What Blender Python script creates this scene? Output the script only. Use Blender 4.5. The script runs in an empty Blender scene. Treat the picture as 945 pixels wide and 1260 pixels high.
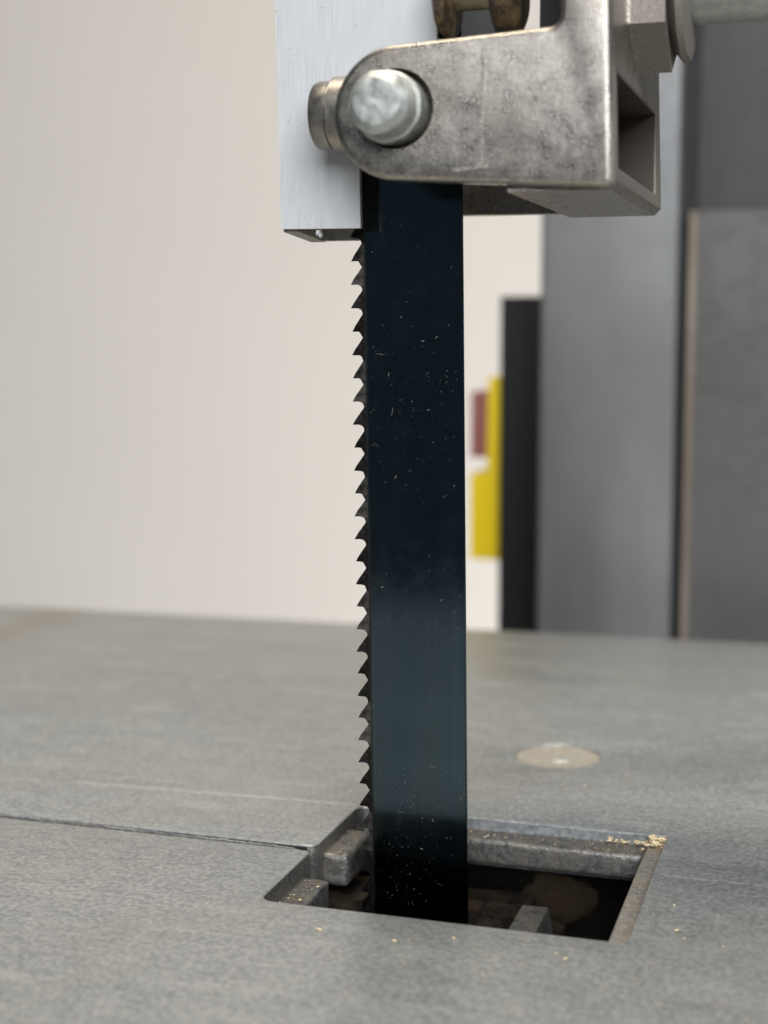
import bpy, bmesh, math, random
from mathutils import Vector, Matrix, noise

S = 0.001                                   # everything below is written in millimetres
sc = bpy.context.scene
C = sc.collection

# ------------------------------------------------------------------ camera
YAW, PITCH = math.radians(17.3), math.radians(6.75)
cr = Vector((math.cos(YAW), math.sin(YAW), 0))
fh = Vector((-math.sin(YAW), math.cos(YAW), 0))
fw = fh * math.cos(PITCH) + Vector((0, 0, -math.sin(PITCH)))
cu = cr.cross(fw)
cd = bpy.data.cameras.new('camera')
cam = bpy.data.objects.new('camera', cd); C.objects.link(cam); sc.camera = cam
R = Matrix((cr, cu, -fw)).transposed().to_4x4()
cam.matrix_world = Matrix.Translation(Vector((67.25, -236.01, 88.21)) * S) @ R
cd.sensor_fit = 'VERTICAL'; cd.sensor_height = 36.0
cd.lens = 36.0 * 1850 / 1260
cd.clip_start = 0.005; cd.clip_end = 50
cd.dof.use_dof = True; cd.dof.focus_distance = 0.2475
cd.dof.aperture_fstop = cd.lens / 3.9

# ------------------------------------------------------------------ room light
w = bpy.data.worlds.new('World'); sc.world = w; w.use_nodes = True
bg = w.node_tree.nodes['Background']
bg.inputs[0].default_value = (0.66, 0.83, 1.0, 1); bg.inputs[1].default_value = 0.072


def area(name, loc, target, sx, sy, power, col):
    l = bpy.data.lights.new(name, 'AREA'); l.shape = 'RECTANGLE'
    l.size = sx; l.size_y = sy; l.energy = power; l.color = col
    o = bpy.data.objects.new(name, l); C.objects.link(o)
    o.location = loc
    o.rotation_euler = (Vector(target) - Vector(loc)).to_track_quat('-Z', 'Y').to_euler()
    return o


area('window_light', (0.6, -1.4, 0.95), (0, 0, 0.1), 1.3, 1.0, 47, (0.94, 0.97, 1.0))
area('ceiling_lamp', (-0.1, 0.05, 1.9), (-0.1, 0.05, 0), 0.9, 0.3, 36, (1.0, 0.89, 0.72))
area('wall_fill_lamp', (0.8, 0.6, -0.45), (-0.25, 1.5, -0.6), 0.8, 0.7, 11, (1.0, 0.97, 0.93)).data.spread = math.radians(100)  # added low lamp, out of view, brightening the wall towards the bottom
sc.view_settings.view_transform = 'Standard'; sc.view_settings.look = 'None'
sc.view_settings.exposure = 0.0; sc.view_settings.gamma = 1.0
sc.cycles.use_denoising = True
sc.cycles.max_bounces = 8


# ------------------------------------------------------------------ materials
class NT:
    def __init__(self, name):
        self.m = bpy.data.materials.new(name); self.m.use_nodes = True
        self.t = self.m.node_tree; self.n = self.t.nodes
        self.b = self.n['Principled BSDF']
        tc = self.n.new('ShaderNodeTexCoord')
        mp = self.n.new('ShaderNodeVectorMath'); mp.operation = 'SCALE'; mp.inputs[3].default_value = 1000
        self.l(tc.outputs['Object'], mp.inputs[0]); self.co = mp.outputs[0]     # millimetres

    def l(self, a, b): self.t.links.new(a, b)

    def put(self, v, sock):
        if isinstance(v, (int, float)): sock.default_value = v
        elif isinstance(v, (tuple, list)): sock.default_value = tuple(v) + ((1,) if len(v) == 3 and len(sock.default_value) == 4 else ())
        else: self.l(v, sock)

    def vmul(self, s):
        n = self.n.new('ShaderNodeVectorMath'); n.operation = 'MULTIPLY'
        self.l(self.co, n.inputs[0]); n.inputs[1].default_value = s; return n.outputs[0]

    def noise(self, scale, detail=3, rough=.55, vec=None, lo=None, hi=None):
        n = self.n.new('ShaderNodeTexNoise'); n.inputs['Scale'].default_value = scale
        n.inputs['Detail'].default_value = detail; n.inputs['Roughness'].default_value = rough
        self.l(vec or self.co, n.inputs['Vector'])
        return n.outputs['Fac'] if lo is None else self.ramp(n.outputs['Fac'], lo, hi)

    def ramp(self, v, a, b, c=0., d=1.):
        n = self.n.new('ShaderNodeMapRange'); n.clamp = True; n.interpolation_type = 'SMOOTHSTEP'
        self.put(v, n.inputs[0]); n.inputs[1].default_value = a; n.inputs[2].default_value = b
        n.inputs[3].default_value = c; n.inputs[4].default_value = d; return n.outputs[0]

    def m_(self, op, a, b=0., c=0.):
        n = self.n.new('ShaderNodeMath'); n.operation = op
        self.put(a, n.inputs[0]); self.put(b, n.inputs[1]); self.put(c, n.inputs[2]); return n.outputs[0]

    def mix(self, f, a, b, mode='MIX'):
        n = self.n.new('ShaderNodeMix'); n.data_type = 'RGBA'; n.blend_type = mode
        self.put(f, n.inputs[0]); self.put(a, n.inputs[6]); self.put(b, n.inputs[7]); return n.outputs[2]

    def xyz(self):
        n = self.n.new('ShaderNodeSeparateXYZ'); self.l(self.co, n.inputs[0]); return n.outputs

    def bump(self, h, dist=.1, strength=1., prev=None):
        n = self.n.new('ShaderNodeBump'); n.inputs['Distance'].default_value = dist * S
        n.inputs['Strength'].default_value = strength
        self.put(h, n.inputs['Height'])
        if prev: self.l(prev, n.inputs['Normal'])
        return n.outputs[0]

    def fin(self, col, rough, metal=0., normal=None, spec=None):
        self.put(col, self.b.inputs['Base Color']); self.put(rough, self.b.inputs['Roughness'])
        self.put(metal, self.b.inputs['Metallic'])
        if normal is not None: self.l(normal, self.b.inputs['Normal'])
        if spec is not None: self.put(spec, self.b.inputs['Specular IOR Level'])
        return self.m


def mat_table():
    k = NT('ground_cast_iron'); x, y, z = k.xyz()
    fine = k.noise(1.0, 4, .66); mid = k.noise(.22, 3, .6); big = k.noise(.02, 3)
    streak = k.noise(1., 3, .6, k.vmul((.03, .55, 1))); rub = k.noise(1., 3, .5, k.vmul((.008, .06, 1)))
    f = k.m_('ADD', k.m_('MULTIPLY', k.ramp(fine, .38, .64), .68), k.m_('MULTIPLY', k.ramp(mid, .35, .65), .2))
    f = k.m_('ADD', f, k.m_('MULTIPLY', k.ramp(streak, .35, .65), .12))
    col = k.mix(f, (.170, .179, .184), (.355, .366, .367))
    col = k.mix(k.m_('MULTIPLY', k.ramp(big, .45, .7), .35), col, (.28, .275, .25))
    hair = k.noise(1., 2, .5, k.vmul((.025, 2.2, 1)), .6, .72)
    hair2 = k.noise(1., 2, .5, k.vmul((.9, .05, 1)), .66, .76)
    col = k.mix(k.m_('MULTIPLY', k.m_('MAXIMUM', hair, k.m_('MULTIPLY', hair2, .6)), .3), col, (.50, .51, .50))
    # rust stain near the far left corner of the table
    rx = k.m_('ADD', x, k.m_('MULTIPLY', k.m_('SUBTRACT', k.noise(.06, 3), .5), 14))
    rust = k.ramp(k.m_('ABSOLUTE', k.m_('ADD', rx, 172.)), 2., 18., 1., 0.)
    rust = k.m_('MULTIPLY', rust, k.ramp(y, 90., 150.))
    col = k.mix(k.m_('MULTIPLY', rust, .4), col, (.20, .145, .085))
    wob = k.m_('MULTIPLY', k.m_('SUBTRACT', k.noise(.12, 4, .6), .5), 1.6)
    wobl = k.m_('MULTIPLY', k.m_('SUBTRACT', k.noise(.9, 3, .6), .5), .35)

    def scratch(y0, slope, xa, xb, wd, thr):
        d = k.m_('SUBTRACT', y, k.m_('ADD', k.m_('MULTIPLY', x, slope), y0))
        d = k.m_('ABSOLUTE', k.m_('ADD', d, k.m_('ADD', wobl, k.m_('MULTIPLY', wob, .15))))
        s = k.ramp(d, wd * .35, wd, 1., 0.)
        s = k.m_('MULTIPLY', s, k.m_('MULTIPLY', k.ramp(x, xa, xa + 3), k.ramp(x, xb - 3, xb, 1., 0.)))
        return k.m_('MULTIPLY', s, k.noise(.55, 3, .6, None, thr, thr + .2))
    s = k.m_('MAXIMUM', scratch(26.3, .049, -79, -19, .55, .3), scratch(4.9, 0., 39, 140, .5, .36))
    s = k.m_('MAXIMUM', s, k.m_('MULTIPLY', scratch(41., .03, -60, 110, .35, .5), .5))
    s = k.m_('MAXIMUM', s, k.m_('MULTIPLY', scratch(-38., -.12, -60, 110, .4, .48), .5))
    col = k.mix(k.m_('MULTIPLY', s, .75), col, (.50, .49, .45))
    # pale oily smears in front of the opening
    sm = k.m_('MULTIPLY', k.noise(.08, 4, .6, k.vmul((.6, 1.3, 1)), .52, .72), .35)
    col = k.mix(sm, col, (.40, .41, .405))
    rough = k.m_('ADD', k.ramp(rub, .3, .7, .28, .40), k.m_('MULTIPLY', fine, .1))
    h = k.m_('ADD', fine, k.m_('MULTIPLY', streak, .5))
    nb = k.bump(h, .028, .8)
    return k.fin(col, rough, .38, nb)


def mat_rough_cast(name, a, b, dust, rough=.62, metal=.35, amt=.5):
    k = NT(name)
    n = k.noise(.9, 4, .65); g = k.noise(3.2, 3, .6); p = k.noise(.25, 3)
    col = k.mix(k.ramp(n, .3, .7), a, b)
    col = k.mix(k.m_('MULTIPLY', k.ramp(k.m_('ADD', p, k.m_('MULTIPLY', g, .4)), .62, .8), amt), col, dust)
    return k.fin(col, rough, metal, k.bump(k.m_('ADD', n, k.m_('MULTIPLY', g, .4)), .22, .9))


def mat_worn_edge():
    k = NT('worn_bright_edge')
    n = k.noise(.5, 4, .7, k.vmul((.22, 1, 1))); g = k.noise(2.4, 3, .7)
    col = k.mix(k.ramp(n, .42, .7), (.30, .295, .28), (.72, .72, .70))
    return k.fin(col, k.ramp(g, .3, .7, .22, .5), .35, k.bump(g, .2, 1.))


def mat_blade():
    k = NT('blued_blade_steel'); x, y, z = k.xyz()
    fine = k.noise(1., 3, .6, k.vmul((5., 1, .05)))
    cl = k.noise(1., 3, .5, k.vmul((.35, 1, .02))); sp = k.noise(1.9, 2, .6)
    col = k.mix(k.ramp(cl, .35, .65), (.092, .134, .165), (.104, .146, .166))
    col = k.mix(k.m_('MULTIPLY', k.ramp(fine, .3, .75), .4), col, (.06, .09, .115))
    col = k.mix(k.m_('MULTIPLY', k.ramp(sp, .66, .74), .35), col, (.15, .16, .15))
    # paler weld line between the tooth strip and the backing steel
    wl = k.ramp(k.m_('ABSOLUTE', k.m_('ADD', x, 7.3)), .08, .28, 1., 0.)
    col = k.mix(k.m_('MULTIPLY', wl, .5), col, (.13, .15, .15))
    tip = k.ramp(x, -7.5, -7.38, 1., 0.)
    col = k.mix(k.m_('MULTIPLY', tip, .7), col, (.035, .030, .026))
    rough = k.m_('ADD', k.ramp(k.noise(.25, 4, .65), .3, .7, .10, .17), k.m_('MULTIPLY', tip, .2))
    return k.fin(col, rough, 1., k.bump(fine, .004, .6))


def mat_tooth():
    k = NT('tooth_steel')
    n = k.noise(1.6, 3, .6)
    col = k.mix(k.ramp(n, .45, .7), (.022, .019, .018), (.05, .043, .04))
    return k.fin(col, .42, .9, k.bump(n, .05, .6))


def mat_aluminium():
    k = NT('brushed_aluminium')
    br = k.noise(1., 3, .6, k.vmul((7., 7., .12))); p = k.noise(.2, 3); s = k.noise(1.7, 2, .5)
    col = k.mix(k.ramp(br, .3, .7), (.55, .555, .56), (.64, .64, .645))
    col = k.mix(k.m_('MULTIPLY', k.ramp(p, .5, .75), .25), col, (.60, .60, .60))
    col = k.mix(k.m_('MULTIPLY', k.ramp(s, .70, .76), .55), col, (.30, .22, .17))
    return k.fin(col, k.ramp(br, .3, .7, .46, .6), .3, k.bump(br, .012, .7))


def mat_diecast():
    k = NT('diecast_zinc'); x, y, z = k.xyz()
    n = k.noise(.35, 4, .62); g = k.noise(2.6, 4, .7); p = k.noise(.12, 3); sh = k.noise(.55, 3, .6)
    col = k.mix(k.ramp(n, .3, .7), (.315, .285, .255), (.43, .397, .356))
    col = k.mix(k.m_('MULTIPLY', k.ramp(p, .42, .62), .4), col, (.34, .295, .25))
    col = k.mix(k.m_('MULTIPLY', k.ramp(g, .54, .68), .55), col, (.72, .69, .63))
    col = k.mix(k.m_('MULTIPLY', k.ramp(k.noise(1.3, 3, .6), .52, .38), .32), col, (.19, .17, .15))
    # brown shop dust on the side; pocket painted darker for its shade
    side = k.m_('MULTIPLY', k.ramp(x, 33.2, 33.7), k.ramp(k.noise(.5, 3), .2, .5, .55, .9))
    pocket_shade = k.m_('MULTIPLY', k.m_('MULTIPLY', k.ramp(y, -16.2, -15.6), k.ramp(y, 28.2, 27.5)), k.m_('MULTIPLY', k.ramp(x, 33.6, 33.3), k.ramp(x, 17., 18.5)))
    pocket_shade = k.m_('MULTIPLY', pocket_shade, k.m_('MULTIPLY', k.ramp(z, 111.2, 111.6), k.ramp(z, 126., 125.6)))
    dirt_shade = k.m_('MAXIMUM', side, pocket_shade)
    col = k.mix(dirt_shade, col, k.mix(k.ramp(g, .3, .7), (.17, .145, .12), (.27, .24, .21)))
    col = k.mix(k.m_('MULTIPLY', pocket_shade, .95), col, (.05, .037, .025))
    rough = k.m_('ADD', k.ramp(n, .3, .7, .25, .37), k.m_('MULTIPLY', dirt_shade, .3))
    metal = k.m_('SUBTRACT', .95, k.m_('MULTIPLY', dirt_shade, .9))
    nb = k.bump(k.m_('ADD', k.m_('ADD', k.m_('MULTIPLY', g, .9), k.m_('MULTIPLY', sh, .25)), k.m_('MULTIPLY', n, .25)), .1, .8)
    return k.fin(col, rough, metal, nb)


def mat_simple(name, a, b, rough, metal, scale=.6, bump=.05, r2=None):
    k = NT(name); n = k.noise(scale, 4, .6)
    return k.fin(k.mix(k.ramp(n, .3, .7), a, b), k.ramp(n, .3, .7, rough, r2 if r2 else rough + .1), metal, k.bump(n, bump, .8))


def mat_column(name, a, b, rough):
    k = NT(name); n = k.noise(.03, 3, .5, k.vmul((1, 1, .3))); g = k.noise(.2, 3); f = k.noise(1.4, 2)
    col = k.mix(k.ramp(n, .3, .72), a, b)
    return k.fin(col, k.ramp(g, .3, .7, rough, rough + .1), .15, k.bump(k.m_('ADD', k.m_('MULTIPLY', k.noise(.02, 2), 14.), k.m_('MULTIPLY', f, .15)), .12, .5))


def mat_dust(name, a, b):
    k = NT(name); n = k.noise(1.2, 3, .6)
    return k.fin(k.mix(k.ramp(n, .3, .7), a, b), .85, 0., k.bump(n, .2, .8))


M = {
    'table': mat_table(), 'ledge': mat_rough_cast('rough_cast_iron', (.088, .086, .084), (.195, .19, .183), (.36, .30, .22), .44, .6, .22),
    'dark': mat_rough_cast('near_black_cast_iron', (.006, .005, .004), (.013, .010, .008), (.04, .026, .015), .9, 0., .3),  # near-black iron inside and under the opening
    'rim_iron': mat_rough_cast('dusty_iron_rim', (.20, .192, .182), (.37, .355, .33), (.52, .43, .31), .42, .5, .35),
    'edge': mat_worn_edge(), 'blade': mat_blade(), 'tooth': mat_tooth(), 'tooth_worn': mat_simple('worn_tooth_steel', (.045, .04, .037), (.13, .12, .11), .32, .9, 1.4), 'alu': mat_aluminium(),
    'zinc': mat_diecast(),
    'plated': mat_simple('zinc_plated_steel', (.35, .36, .335), (.49, .50, .47), .40, .55, .75, .16, .58),
    'rod': mat_simple('galvanised_rod', (.33, .37, .36), (.46, .49, .46), .38, .85, .8, .05, .5),
    'bronze': mat_simple('tarnished_steel', (.22, .20, .18), (.36, .335, .30), .3, .9, .3, .08, .48),
    'brass': mat_simple('dull_brass', (.30, .25, .16), (.42, .36, .25), .38, .85, .6, .05),
    'grime': mat_rough_cast('oily_grime', (.018, .014, .010), (.05, .038, .026), (.24, .16, .07), .5, .3, .6),
    'oily': mat_rough_cast('oily_steel', (.014, .011, .009), (.045, .036, .03), (.14, .10, .06), .4, .6, .3),
    'col': mat_column('grey_enamel', (.145, .147, .15), (.215, .214, .21), .42),
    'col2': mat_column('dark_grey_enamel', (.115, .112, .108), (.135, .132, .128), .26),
    'col3': mat_column('dark_shade_enamel', (.04, .039, .038), (.052, .051, .05), .5),
    'seam': mat_simple('scuffed_primer', (.17, .135, .10), (.24, .20, .16), .6, 0., .03),
    'black': mat_simple('black_plastic', (.006, .006, .0065), (.009, .009, .0095), .62, 0., .2),
    'yellow': mat_simple('yellow_plastic', (.96, .68, .006), (.97, .71, .01), .4, 0., .05),
    'red': mat_simple('red_plastic', (.30, .10, .085), (.33, .12, .10), .45, 0., .05),
    'wall': mat_simple('warm_white_paint', (.665, .635, .605), (.68, .65, .62), .8, 0., .004),
    'dust': mat_dust('sawdust', (.54, .42, .24), (.76, .64, .42)),
    'fleck': mat_dust('pale_dust', (.09, .078, .058), (.26, .225, .17)),
    'cake': mat_dust('caked_dust', (.075, .052, .03), (.15, .105, .06)),
    'dirty_shaded': mat_simple('dirty_shaded_aluminium', (.20, .185, .165), (.38, .36, .33), .5, .4, .5),
    'packed': mat_dust('packed_dust', (.22, .20, .165), (.31, .295, .26)),
}


# ------------------------------------------------------------------ helpers
def link(name, me, mat, parent=None):
    o = bpy.data.objects.new(name, me); C.objects.link(o)
    if mat is not None:
        me.materials.clear(); me.materials.append(mat)
    if parent: o.parent = parent
    return o


def thing(name, label, cat, group=None):
    o = bpy.data.objects.new(name, None); C.objects.link(o); o.empty_display_size = .01
    o['label'] = label; o['category'] = cat
    if group: o['group'] = group
    return o


def bm_mesh(name, bm, smooth=None):
    for v in bm.verts: v.co *= S
    bmesh.ops.recalc_face_normals(bm, faces=bm.faces)
    me = bpy.data.meshes.new(name); bm.to_mesh(me); bm.free()
    if smooth is not None:
        for p in me.polygons: p.use_smooth = True
        me.set_sharp_from_angle(angle=math.radians(smooth))
    return me


def box(bm, x0, x1, y0, y1, z0, z1):
    vs = [bm.verts.new((x, y, z)) for z in (z0, z1) for y in (y0, y1) for x in (x0, x1)]
    for f in ((0, 2, 3, 1), (4, 5, 7, 6), (0, 1, 5, 4), (2, 6, 7, 3), (0, 4, 6, 2), (1, 3, 7, 5)):
        bm.faces.new([vs[i] for i in f])
    return vs


def prism(bm, pts, a, b, axis):
    """outline pts extruded from a to b along axis (0 x, 1 y, 2 z)"""
    def P(p, t):
        return (t, p[0], p[1]) if axis == 0 else ((p[0], t, p[1]) if axis == 1 else (p[0], p[1], t))
    A = [bm.verts.new(P(p, a)) for p in pts]; B = [bm.verts.new(P(p, b)) for p in pts]
    n = len(pts); bm.faces.new(A); bm.faces.new(B[::-1])
    for i in range(n): bm.faces.new((A[i], B[i], B[(i + 1) % n], A[(i + 1) % n]))


def lathe(bm, prof, c, axis, n=48, jit=0., seed=0):
    """prof: (distance along axis, radius) pairs, closed with caps; c: centre"""
    rings = []
    for t, r in prof:
        ring = []
        for i in range(n):
            a = 2 * math.pi * i / n
            rr = r * (1 + jit * noise.noise(Vector((math.cos(a) * 2 + seed, math.sin(a) * 2, t * .5))))
            u, v = rr * math.cos(a), rr * math.sin(a)
            p = {0: (c[0] + t, c[1] + u, c[2] + v), 1: (c[0] + u, c[1] + t, c[2] + v), 2: (c[0] + u, c[1] + v, c[2] + t)}[axis]
            ring.append(bm.verts.new(p))
        rings.append(ring)
    for A, B in zip(rings, rings[1:]):
        for i in range(n): bm.faces.new((A[i], A[(i + 1) % n], B[(i + 1) % n], B[i]))
    bm.faces.new(rings[0]); bm.faces.new(rings[-1][::-1])


def bevel_mesh(name, bm, wd, seg=3, ang=30, smooth=40):
    es = [e for e in bm.edges if len(e.link_faces) == 2 and e.calc_face_angle(0) > math.radians(ang)]
    bmesh.ops.bevel(bm, geom=es, offset=wd, segments=seg, affect='EDGES', profile=.5, clamp_overlap=True)
    return bm_mesh(name, bm, smooth)


def solid(fn):
    bm = bmesh.new(); fn(bm); return bm_mesh('tmp', bm)


def boolean(base, cutters, bev=0., seg=3, name='mesh', smooth=35):
    """base mesh with (operation, mesh) pairs applied, then an angle-limited bevel"""
    o = bpy.data.objects.new('tmp', base); C.objects.link(o); tmp = []
    for op, cm in cutters:
        c = bpy.data.objects.new('tmpc', cm); C.objects.link(c); tmp.append(c)
        md = o.modifiers.new('b', 'BOOLEAN'); md.operation = op; md.object = c; md.solver = 'EXACT'
    if bev:
        md = o.modifiers.new('v', 'BEVEL'); md.width = bev * S; md.segments = seg
        md.limit_method = 'ANGLE'; md.angle_limit = math.radians(30); md.use_clamp_overlap = True
    dg = bpy.context.evaluated_depsgraph_get()
    me = bpy.data.meshes.new_from_object(o.evaluated_get(dg)); me.name = name
    for t in tmp: bpy.data.objects.remove(t)
    bpy.data.objects.remove(o)
    for p in me.polygons: p.use_smooth = True
    me.set_sharp_from_angle(angle=math.radians(smooth))
    return me


# ------------------------------------------------------------------ wall
bm = bmesh.new(); box(bm, -3000, 3000, 1500, 1600, -1000, 2600)
wall = link('wall', bm_mesh('wall', bm), M['wall']); wall['kind'] = 'structure'

# ------------------------------------------------------------------ saw table
tab = thing('saw_table', 'grey cast iron saw table with a rectangular blade opening and narrow slot', 'table')
base = solid(lambda b: prism(b, [(-330, -236), (330, -236), (330, 214.5), (-330, 183)], -26, 0, 2))


def rounded(pts, n=5):
    out = []                                            # pts: (x, y, corner radius)
    for i, (x, y, r) in enumerate(pts):
        p = Vector((x, y)); a = Vector(pts[i - 1][:2]); c = Vector(pts[(i + 1) % len(pts)][:2])
        if r == 0: out.append((x, y)); continue
        u, v = (a - p).normalized(), (c - p).normalized(); m = p + (u + v) * r
        for q in range(n + 1):
            t = q / n * math.pi / 2
            d = -v * math.cos(t) - u * math.sin(t); out.append(tuple(m + d * r))
    return out


hole = rounded([(-400, -1.2, 0), (-19, -1.2, 1.0), (-19, -24.7, 2.2), (38.5, -24.7, 1.6), (38.5, 24.5, .8), (-19, 24.5, 2.0), (-19, 1.2, 1.6), (-400, 1.2, 0)])
cuts = [('DIFFERENCE', solid(lambda b: prism(b, hole, -60, 10, 2))),
        ('DIFFERENCE', solid(lambda b: box(b, -45, 75, -45, 60, -60, -9))),
        ('DIFFERENCE', solid(lambda b: lathe(b, [(-4, 5), (-.8, 8.4), (-.75, 9.0), (5, 9.0)], (10.4, 69.6, 0), 2)))]
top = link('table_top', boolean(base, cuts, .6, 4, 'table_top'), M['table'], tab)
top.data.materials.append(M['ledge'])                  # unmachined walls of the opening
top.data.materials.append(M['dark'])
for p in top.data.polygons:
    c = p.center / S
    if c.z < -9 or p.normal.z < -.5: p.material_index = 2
    elif abs(p.normal.z) < .3 and -21 < c.x < 45 and abs(c.y) < 24.4: p.material_index = 1


def ledge(x0, x1, y0, y1, z0, z1, bev, seed):
    bm = bmesh.new(); box(bm, x0, x1, y0, y1, z0, z1)
    bmesh.ops.bevel(bm, geom=list(bm.edges), offset=bev, segments=3, affect='EDGES', profile=.5)
    bmesh.ops.subdivide_edges(bm, edges=[e for e in bm.edges if e.calc_length() > 3], cuts=5, use_grid_fill=True)
    for v in bm.verts:
        v.co += noise.noise_vector(v.co * .45 + Vector((seed * 7, 0, 0))) * .22
    return link('ledge', bm_mesh('ledge', bm, 50), M['ledge'], tab)


ledge(-19.6, -14.3, 4.7, 19.0, -8.2, -2.5, .9, 1)
ledge(-19.6, -14.3, -25.5, -5.2, -9.0, -3.3, .5, 2)
ledge(-12.5, 35.2, 18.9, 25.2, -6.7, -2.0, .8, 3)
ledge(35.1, 39.2, -25.5, 25.2, -12, -1.6, .5, 4).data.materials[0] = M['rim_iron']

# chipped bright rim of the slot
rnd = random.Random(3)


def rim(side, y0, seed, bright):
    bm = bmesh.new(); xs = []; x = -329.
    while x < -21.0:
        xs.append(x); x += .45 if x > -95 else 3.
    rows = []
    for x in xs:
        n1 = noise.noise(Vector((x * .45, seed, 0))); n2 = noise.noise(Vector((x * 1.3, seed + 5, 0)))
        wv = max(.15, .36 + .22 * n1 + .16 * n2); dz = max(.2, .42 + .2 * n2 + .2 * n1 + .2 * min(1., max(0., (x + 75) / 40)))
        end = min(1., max(0., (-21.0 - x) / 5.)) ** .5
        dz += (1 - end) * .8
        rows.append([bm.verts.new((x, y0 + side * (wv + .3), .012)), bm.verts.new((x, y0 + side * wv * .5, .02 - dz * .5 + .06 * n2)),
                     bm.verts.new((x, y0 - side * .06, -dz)), bm.verts.new((x, y0 - side * .09 + .05 * n1, -1.6)), bm.verts.new((x, y0 - side * .06, -6.))])
    for A, B in zip(rows, rows[1:]):
        for i in range(4): bm.faces.new((A[i], B[i], B[i + 1], A[i + 1]))
    o = link('slot_rim', bm_mesh('slot_rim', bm, 60), M['edge'], tab); o.data.materials.append(M['ledge'])
    for p in o.data.polygons:
        if p.center.z < -.78 * S: p.material_index = 1   # rough wall down inside the slot
    return o


rim(1, 1.2, 1., True)

# shallow screw recess packed with dust
bm = bmesh.new()
lathe(bm, [(-3.5, 8.), (-.62, 8.9), (-.32, 8.75), (-.5, 6.9), (-.62, 3.6), (-.66, 1.)], (10.4, 69.6, 0), 2, 44, .03, 3)
link('packed_dust', bm_mesh('packed_dust', bm, 60), M['packed'], tab)
bm = bmesh.new()
lathe(bm, [(-1.5, 2.2), (-.55, 2.2), (-.3, 1.8), (-.15, .8)], (11.2, 68.4, 0), 2, 30, .12, 1)
link('screw', bm_mesh('screw', bm, 40), M['plated'], tab)

# dark casting under the opening
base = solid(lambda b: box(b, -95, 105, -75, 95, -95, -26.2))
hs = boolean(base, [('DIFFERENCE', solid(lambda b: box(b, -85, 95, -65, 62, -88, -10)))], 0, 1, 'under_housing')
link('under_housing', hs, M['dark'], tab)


def blob(bm, c, r, sq, seed, sub=3):
    g = bmesh.ops.create_icosphere(bm, subdivisions=sub, radius=1)
    for v in g['verts']:
        d = v.co.copy(); k = 1 + .28 * noise.noise(d * 1.3 + Vector((seed, 0, 0))) + .2 * noise.noise(d * 5 + Vector((0, seed, 0)))
        v.co = Vector(c) + Vector((d.x * r * sq[0], d.y * r * sq[1], d.z * r * sq[2])) * k


for c, r, sq, sd in (((13, 60, -27), 6, (1.2, .3, .9), 2), ((37, 60, -34), 6, (.6, .3, 1.2), 7), ((9, 60.5, -33), 4, (1.2, .3, .9), 9)):
    bm = bmesh.new(); blob(bm, c, r, sq, sd)
    link('dust_cake', bm_mesh('dust_cake', bm, 60), M['cake'], tab)

# ------------------------------------------------------------------ lower guide seen down the opening
lg = thing('lower_guide', 'dark oily lower blade guide down inside the table opening', 'blade guide')
bm = bmesh.new(); box(bm, -24, 15.2, 13.0, 24, -19, -13.2)
link('guide_bar', bevel_mesh('guide_bar', bm, .6), M['oily'], lg)
bm = bmesh.new(); prism(bm, [(14.4, -30), (22.5, -30), (19.2, -12), (14.6, -12)], 3.0, 15.5, 1)
link('guide_block', bevel_mesh('guide_block', bm, .7), M['ledge'], lg)
bm = bmesh.new(); box(bm, -30, -11.8, 5, 15, -24, -10.5)
link('guide_block', bevel_mesh('guide_block', bm, .8), M['oily'], lg)

# ------------------------------------------------------------------ blade
LEAN = math.atan2(1.3, 93.)
bl = thing('saw_blade', 'blue-black steel saw blade with teeth down its left edge', 'saw blade')
bl.location = (-.35 * S, 0, 0); bl.rotation_euler = (0, -LEAN, 0)
PITCHT, Z1 = 3.81, 100.15
NT_UP, NT_DOWN = 12, 42
G = -7.77                                              # gullet line in blade space
TH = .42                                               # half thickness
zs = [Z1 + (NT_UP - i) * PITCHT for i in range(NT_UP + NT_DOWN + 1)]
bm = bmesh.new()
pts = [(G, zs[-1]), (8.75, zs[-1]), (8.75, zs[0]), (G, zs[0])]
prism(bm, pts, -TH, TH, 1)
bmesh.ops.bevel(bm, geom=[e for e in bm.edges if abs(e.verts[0].co.x - 8.75) < .01 and abs(e.verts[1].co.x - 8.75) < .01 and abs(e.verts[0].co.z - e.verts[1].co.z) > 9], offset=.2, segments=3, affect='EDGES')
link('blade_body', bm_mesh('blade_body', bm, 30), M['blade'], bl)
# one tooth: flat cutting face below, sloping back above, round gullet
tp = [(-10.10, 0.), (-9.17, .02), (-8.77, -.06), (-8.42, -.26), (-8.22, -.6), (-8.18, -1.0), (G, -1.0), (G, PITCHT - 1.0), (-8.18, PITCHT - 1.0),
      (-8.82, 1.92), (-9.57, .92)]


def tooth_mesh(setting, wear):
    bm = bmesh.new(); f = []; b = []
    rows = []
    for x, z in tp:
        d = max(0., (-8.17 - x) / 2.0)
        off = setting * d ** 1.3 * .28
        th = TH * (1 - .12 * d) - .004
        rows.append((bm.verts.new((x + (wear if x < -9.9 else 0), -th + off, z)), bm.verts.new((x + (wear if x < -9.9 else 0), th + off, z))))
    bm.faces.new([r[0] for r in rows]); bm.faces.new([r[1] for r in rows][::-1])
    n = len(rows)
    for i in range(n):
        a, c = rows[i], rows[(i + 1) % n]
        bm.faces.new((a[0], a[1], c[1], c[0]))
    bmesh.ops.triangulate(bm, faces=[f for f in bm.faces if len(f.verts) > 4])
    return bm_mesh('tooth', bm, 30)


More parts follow.
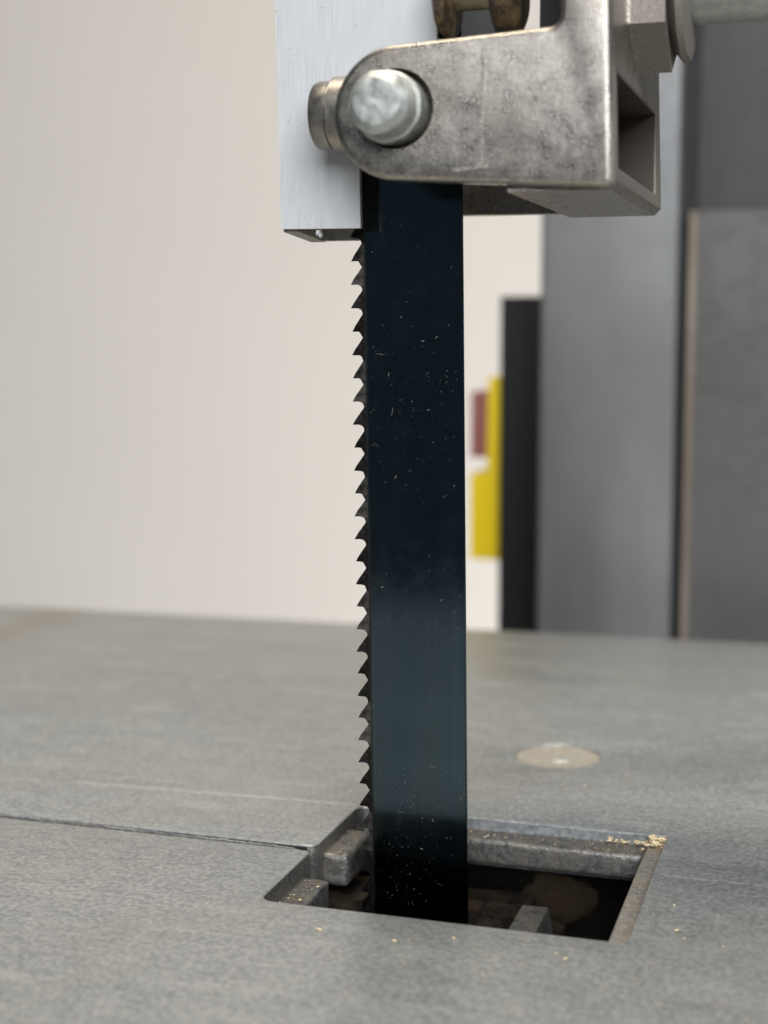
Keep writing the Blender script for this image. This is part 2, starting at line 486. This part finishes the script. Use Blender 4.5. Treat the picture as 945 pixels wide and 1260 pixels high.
tm = [tooth_mesh(s, wv) for s, wv in ((0, 0.), (-1, .06), (1, .02), (-.9, .12), (1, .0), (-1, .0), (.9, .1))]
for q, m_ in enumerate(tm): m_.materials.append(M['tooth_worn' if q in (1, 4) else 'tooth'])
for i, z in enumerate(zs[1:-1]):
    o = bpy.data.objects.new('tooth', tm[(i * 4 + i // 5) % 7]); C.objects.link(o); o.parent = bl; o.location = (0, 0, z * S)

# ------------------------------------------------------------------ aluminium blade guard
gd = thing('blade_guard', 'bright brushed aluminium channel guarding the blade behind the bracket', 'blade guard')
x0, x1, x2 = -21.7, -8.3, 4.6
lean = lambda z: (z - 105.) * -.023
bm = bmesh.new()
prism(bm, [(x0, 105.0), (x1, 104.9), (x1 - .2, 117), (x2 - .3, 117), (x2 - .8, 185), (x0 - 1.8, 185)], -6.0, -4.9, 1)
gp = bevel_mesh('front_plate', bm, .25, 2)
link('front_plate', gp, M['alu'], gd); gp.materials.append(M['dirty_shaded'])
for p in gp.polygons:
    if p.normal.x > .8 or p.normal.y > .5 or p.normal.z < -.8: p.material_index = 1      # grimy sawn edges and back, darkened to weaken their reflection in the blade
bm = bmesh.new()
vs = box(bm, x0 + .03, x0 + 2.6, -5.0, 8.0, 104.6, 185)
for v in vs:
    if v.co.z > 150: v.co.x -= 1.8
    elif v.co.y > 5: v.co.z -= .9
link('side_plate', bevel_mesh('side_plate', bm, .25, 2), M['dirty_shaded'], gd)
bm = bmesh.new()
vs = box(bm, x0 + 2.5, x1 + 2.0, 5.4, 7.9, 103.8, 185)
link('back_plate', bevel_mesh('back_plate', bm, .25, 2), M['dirty_shaded'], gd)
bm = bmesh.new()
rb = random.Random(8)
for i in range(7):
    blob(bm, (x0 + 6.1 + rb.uniform(-.25, .25), -4.6 + rb.uniform(-1, 1), 104.6 - rb.uniform(0, 1.0)), .38, (.6, 1.2, 1.3), i, 2)
link('saw_burr', bm_mesh('saw_burr', bm, 50), M['alu'], gd)

# ------------------------------------------------------------------ guide bracket
bk = thing('guide_bracket', 'cast metal guide bracket with rounded arm clamped in front of the blade', 'bracket')
cx, cz, RR = 1.75, 120.55, 9.75
arc = [(cx + RR * math.cos(math.radians(a)), cz + RR * math.sin(math.radians(a))) for a in range(92, 267, 6)]
fil = [(25.8 - 1.6 + 1.6 * math.cos(math.radians(a)), 133.1 + 1.6 * math.sin(math.radians(a))) for a in (0, -22, -45, -68, -90)]
arm = arc + [(8, 110.35), (20, 109.65), (32.9, 108.9), (33.7, 109.2), (34.0, 110.0), (33.8, 116), (33.2, 132), (32.4, 158), (25.2, 158)] + fil + [(12, 130.85)]


def loft(bm, pts, rings):
    # closed outline pushed along y with an inset per ring: a plate with a rounded front rim
    n = len(pts); P = [Vector(p) for p in pts]; rows = []
    area2 = sum(P[i].x * P[(i + 1) % n].y - P[(i + 1) % n].x * P[i].y for i in range(n)); sg = 1 if area2 > 0 else -1
    nor = []
    for i in range(n):
        a, b, c = P[i - 1], P[i], P[(i + 1) % n]
        n1 = Vector((-(b - a).y, (b - a).x)).normalized() * sg; n2 = Vector((-(c - b).y, (c - b).x)).normalized() * sg
        m = (n1 + n2).normalized(); nor.append(m / max(.5, m.dot(n1)))
    for y, ins in rings: rows.append([bm.verts.new((p.x + q.x * ins, y, p.y + q.y * ins)) for p, q in zip(P, nor)])
    for A, B in zip(rows, rows[1:]):
        for i in range(n): bm.faces.new((A[i], A[(i + 1) % n], B[(i + 1) % n], B[i]))
    bm.faces.new(rows[0]); bm.faces.new(rows[-1][::-1])


RIM = 1.15
rings = [(-16.95, 0), (-20 + RIM, 0)] + [(-20 + RIM - RIM * math.sin(math.radians(a)), RIM - RIM * math.cos(math.radians(a))) for a in (22.5, 45, 67.5, 90)]
base = solid(lambda b: loft(b, arm, rings))
blk = [(18, 108.8), (32.9, 108.8), (33.98, 109.9), (33.78, 116), (33.2, 132), (32.4, 158), (25.3, 158), (25.8, 131.5), (18, 131.2)]
cuts = [('UNION', solid(lambda b: prism(b, blk, -17.6, 33.6, 1))),
        ('UNION', solid(lambda b: box(b, -9, 18.5, 30.5, 33.4, 109.4, 131))),
        ('UNION', solid(lambda b: box(b, -9, 18.5, 12, 31, 115, 131))),
        ('DIFFERENCE', solid(lambda b: box(b, 18.5, 60, -16.0, 27.3, 111.8, 125.2))),
        ('DIFFERENCE', solid(lambda b: lathe(b, [(-10, 5.8), (10, 5.8)], (1.7, -20, 121.0), 1, 40)))]
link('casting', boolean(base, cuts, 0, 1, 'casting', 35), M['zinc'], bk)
bm = bmesh.new(); box(bm, -9, 5.5, 27, 33.2, 131.1, 158)
link('backing_block', bevel_mesh('backing_block', bm, .6), M['col3'], bk)

# stud with chamfered, hammered end
bm = bmesh.new()
lathe(bm, [(-27.0, .3), (-27.0, .9), (-27.0, 1.6), (-27.0, 2.4), (-27.0, 3.2), (-26.97, 3.35), (-26.85, 3.5), (-26.0, 4.4), (-25.6, 4.55), (-24.2, 4.65), (-22.4, 4.75), (-22.0, 5.2), (-10, 5.3)], (.95, 0, 121.1), 1, 40, .05, 4)
for v in bm.verts:
    if v.co.y < -26.7: v.co.y += .13 * noise.noise(Vector((v.co.x * .55, v.co.z * .55, 3)))
link('stud', bm_mesh('stud', bm, 24), M['plated'], bk)

# faint raised marks left by the mould on the arm
for pts in ([(14.6, 112.6), (14.9, 127.6)], [(22.2, 118.2), (22.6, 121.4), (23.6, 123.6), (25.0, 124.4)], [(10.4, 111.9), (15.6, 112.3)]):
    bm = bmesh.new()
    for a, b in zip(pts, pts[1:]):
        d = (Vector(b) - Vector(a)).normalized(); q = Vector((-d.y, d.x)) * .28
        prism(bm, [tuple(Vector(a) + q), tuple(Vector(a) - q), tuple(Vector(b) - q), tuple(Vector(b) + q)], -20.11, -19.6, 1)
    link('mould_mark', bevel_mesh('mould_mark', bm, .1, 2), M['zinc'], bk)

bm = bmesh.new(); lathe(bm, [(-17.6, 6.0), (-16.9, 6.0)], (1.7, 0, 121), 1, 40)
link('hole_shade_disc', bm_mesh('hole_shade_disc', bm, 30), M['oily'], bk)  # added dark disc standing in for the shaded gap around the stud

# clamp screw poking out behind the arm
bm = bmesh.new()
lathe(bm, [(-13.6, 4.5), (-13.4, 4.9), (-12.9, 5.15), (-11.0, 5.2), (-10.8, 5.0), (-10.6, 5.0), (-10.3, 5.75), (-4.4, 5.8)], (0, -11.2, 121.75), 0, 48)
link('clamp_screw', bm_mesh('clamp_screw', bm, 40), M['bronze'], bk)

# guide roller above the arm
bm = bmesh.new(); lathe(bm, [(6.5, 3.), (15, 3.)], (0, -7, 140), 0, 36)
shaft = link('roller', bm_mesh('roller', bm, 40), M['brass'], bk)
bm = bmesh.new(); lathe(bm, [(5.0, 5.4), (5.4, 6.2), (6.9, 6.2), (7.3, 5.2)], (0, -7, 139.5), 0, 36, .12, 2)
link('flange', bm_mesh('flange', bm, 40), M['grime'], shaft)
bm = bmesh.new(); lathe(bm, [(13.7, 5.6), (14.1, 6.3), (17.2, 6.3), (17.8, 5.2), (17.9, 3)], (0, -7, 139.4), 0, 36, .03, 6)
link('flange', bm_mesh('flange', bm, 40), M['grime'], shaft)
bm = bmesh.new(); box(bm, 20.2, 24.6, -6, 6, 131.3, 158)
link('backing_plate', bevel_mesh('backing_plate', bm, .4), M['black'], bk)

# boss, clamp flange and support rod on the right
bm = bmesh.new()
hexp = lambda r, cy, cz_, a0, n: [(cy + r * math.cos(a0 + 2 * math.pi * i / n), cz_ + r * math.sin(a0 + 2 * math.pi * i / n)) for i in range(n)]
prism(bm, hexp(11.5, 6, 140, math.radians(30), 6), 33, 38.6, 0)
link('hex_nut', bevel_mesh('hex_nut', bm, 2.4, 5), M['zinc'], bk)
bm = bmesh.new()
lathe(bm, [(38.0, 9.5), (38.6, 13.5), (40.0, 15.3), (41.0, 14.9), (41.4, 12.5)], (0, 8, 145.6), 0, 14, .03, 4)
link('clamp_flange', bevel_mesh('clamp_flange', bm, .5, 2, 25), M['zinc'], bk)
bm = bmesh.new(); lathe(bm, [(30, 8.), (140, 8.)], (0, 10, 144.3), 0, 48)
link('support_rod', bm_mesh('support_rod', bm, 40), M['rod'], bk)

# ------------------------------------------------------------------ machine column behind the table
co = thing('machine_column', 'blurred grey painted steel machine column behind the table at right', 'column')
bm = bmesh.new(); box(bm, -32.2, 12.2, 255, 330, -300, 420)
bmesh.ops.bevel(bm, geom=[e for e in bm.edges if all(v.co.x < 0 and v.co.y < 260 for v in e.verts)], offset=2.2, segments=5, affect='EDGES', profile=.5)
link('front_panel', bevel_mesh('front_panel', bm, .8, 2, 60), M['col'], co)
bm = bmesh.new(); box(bm, 12.2, 17.0, 262, 330, -300, 420)
link('seam', bevel_mesh('seam', bm, .8, 2), M['black'], co)
bm = bmesh.new(); box(bm, 15.6, 18.0, 257, 320, -300, 127)
link('door_edge', bevel_mesh('door_edge', bm, 1.2, 3), M['seam'], co)
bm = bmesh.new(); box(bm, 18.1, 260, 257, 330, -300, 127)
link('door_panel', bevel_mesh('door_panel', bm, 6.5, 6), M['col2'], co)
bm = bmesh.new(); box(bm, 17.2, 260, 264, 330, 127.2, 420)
link('upper_panel', bevel_mesh('upper_panel', bm, 2.5, 4), M['col3'], co)  # near-black paint stands in for shade cast by the machine's upper frame

# ------------------------------------------------------------------ black box and yellow stop switch
bm = bmesh.new(); box(bm, -55.5, -33.5, 300, 345, -160, 101.7)
o = link('electrical_box', bevel_mesh('electrical_box', bm, 3, 4), M['black'])
o['label'] = 'tall matte black electrical box tucked behind the left edge of the grey column'; o['category'] = 'electrical box'
sw = thing('stop_switch', 'bright yellow stop switch fixed to the left side of the black box', 'switch')
bm = bmesh.new(); prism(bm, [(-55.6, 72.5), (-61.2, 72.5), (-61.6, 37.0), (-67.8, 36.6), (-67.8, 4.6), (-55.6, 4.6)], 306, 338, 1)
link('switch_housing', bevel_mesh('switch_housing', bm, 1.4, 3), M['yellow'], sw)
bm = bmesh.new(); box(bm, -68.2, -61.1, 308, 334, 42.6, 67)
link('stop_button', bevel_mesh('stop_button', bm, 1.5, 3), M['red'], sw)

# ------------------------------------------------------------------ sawdust
rnd = random.Random(11)


def crumb(bm, c, r, flat=.6):
    rot = Matrix.Rotation(rnd.uniform(0, 6.28), 3, 'Z') @ Matrix.Rotation(rnd.uniform(-.5, .5), 3, 'X')
    sx, sy, sz = r * rnd.uniform(.7, 1.6), r * rnd.uniform(.5, 1.), r * flat * rnd.uniform(.6, 1.2)
    vs = []
    for d in ((1, 0, 0), (-1, 0, 0), (0, 1, 0), (0, -1, 0), (0, 0, 1), (0, 0, -1), (.6, .6, .5), (-.6, -.5, .6)):
        v = Vector((d[0] * sx, d[1] * sy, d[2] * sz)) * rnd.uniform(.7, 1.2)
        vs.append(bm.verts.new(Vector(c) + rot @ v))
    bmesh.ops.convex_hull(bm, input=vs)


bm = bmesh.new()
for i in range(110):
    x, y = rnd.uniform(-60, 75), rnd.uniform(-75, 60)
    if -20 < x < 39.5 and -25.5 < y < 25.5: continue
    r = rnd.choice((.09, .12, .15, .2)); crumb(bm, (x, y, r * .3), r, .5)
for i in range(18):
    x, y = rnd.uniform(20, 60), rnd.uniform(-60, -26); r = rnd.uniform(.09, .2); crumb(bm, (x, y, r * .3), r, .5)
for x, y, r in ((-6, -33.5, .6), (6, -34.2, .5), (45, -18, .7), (31, -33, .55), (14, -30.5, .4), (-26, -29, .35), (43.5, -8, .4), (52, -22, .45), (-49, 35, .35)):
    crumb(bm, (x, y, r * .22), r * .7, .5)
for i in range(130):                                   # ledges
    if i < 70: x, y, z = rnd.uniform(35.4, 38.2), rnd.uniform(-24, 24), -1.95
    elif i < 115: x, y, z = rnd.uniform(-8, 35), rnd.uniform(19.3, 24), -1.9
    else: x, y, z = rnd.uniform(-18.6, -14.8), rnd.uniform(-24, -6), -3.2
    r = rnd.uniform(.1, .3); crumb(bm, (x, y, z + .1), r, .5)
for i in range(420):                                   # fine film lying on the ledges
    if i < 190: x, y, z = rnd.uniform(35.3, 38.3), rnd.uniform(-24, 24), -1.55
    elif i < 360: x, y, z = rnd.uniform(-6, 35), rnd.uniform(19.5, 24.3), -1.95
    else: x, y, z = rnd.uniform(-18.7, -14.6), rnd.choice((rnd.uniform(-24, -6), rnd.uniform(6, 18))), -2.9
    if z == -2.9: z = -3.25 if y < 0 else -2.45
    crumb(bm, (x, y, z), rnd.uniform(.05, .13), .5)
for i in range(90):                                    # heap in the far right corner
    a = rnd.gauss(0, 1.); r = rnd.uniform(.2, .5)
    crumb(bm, (37.0 + rnd.gauss(0, .8), 23.4 + rnd.gauss(0, .7), -1.6 + rnd.uniform(0, 1.6)), r, .8)
for i in range(45):
    crumb(bm, (rnd.uniform(28, 36), 24.1 + rnd.gauss(0, .25), -1.7 + rnd.uniform(0, .5)), rnd.uniform(.15, .4), .7)
crumb(bm, (-17.7, -21.0, -2.5), .95, .8); crumb(bm, (-17.3, -20.3, -2.6), .6, .8)
o = link('sawdust', bm_mesh('sawdust', bm), M['dust'])
o['kind'] = 'stuff'; o['label'] = 'pale sawdust crumbs scattered over the table and in the opening'; o['category'] = 'sawdust'

# dust flecks clinging to the blade face
bm = bmesh.new(); rnd = random.Random(5)
for i in range(360):
    t = rnd.random()
    z = rnd.uniform(-8, 16) if t < .42 else (rnd.gauss(78, 10) if t < .72 else rnd.uniform(5, 112))
    x = rnd.uniform(-7.5, 8) if z > 20 else rnd.triangular(-7.8, 8.2, -4)
    if abs(x) > 8.4: continue
    r = rnd.choice((.025, .03, .03, .04, .05, .05, .09))
    a = rnd.uniform(0, 3.14); ln = r * rnd.choice((1, 1.3, 2, 4)); px = x + z * .014 * -1
    d = Vector((math.cos(a) * ln, 0, math.sin(a) * ln)); e = Vector((-math.sin(a) * r, 0, math.cos(a) * r)) * .8
    c = Vector((px - .35, -TH - .01, z))
    vs = [bm.verts.new(c + d), bm.verts.new(c + e), bm.verts.new(c - d), bm.verts.new(c - e), bm.verts.new(c + Vector((0, -r * .7, 0)))]
    for q in range(4): bm.faces.new((vs[q], vs[(q + 1) % 4], vs[4]))
for i in range(30):                                    # short wood fibres and scuffs
    z = rnd.choice((rnd.gauss(75, 9), rnd.gauss(6, 7), rnd.uniform(10, 105))); x = rnd.uniform(-7, 7.5) - z * .014 - .35
    a = rnd.uniform(0, 6.28); da = rnd.uniform(-.25, .25); st = rnd.uniform(.05, .2); wd = rnd.uniform(.009, .022); p = Vector((x, -TH - .012, z)); prev = None
    for q in range(rnd.choice((4, 5, 6, 8))):
        e = Vector((-math.sin(a), 0, math.cos(a))) * wd
        cur = (bm.verts.new(p + e), bm.verts.new(p - e + Vector((0, -wd, 0))))
        if prev: bm.faces.new((prev[0], cur[0], cur[1], prev[1]))
        prev = cur; p = p + Vector((math.cos(a), 0, math.sin(a))) * st; a += da
o = link('blade_dust', bm_mesh('blade_dust', bm), M['fleck'])
o['kind'] = 'stuff'; o['label'] = 'fine pale dust flecks clinging to the blade face'; o['category'] = 'dust'
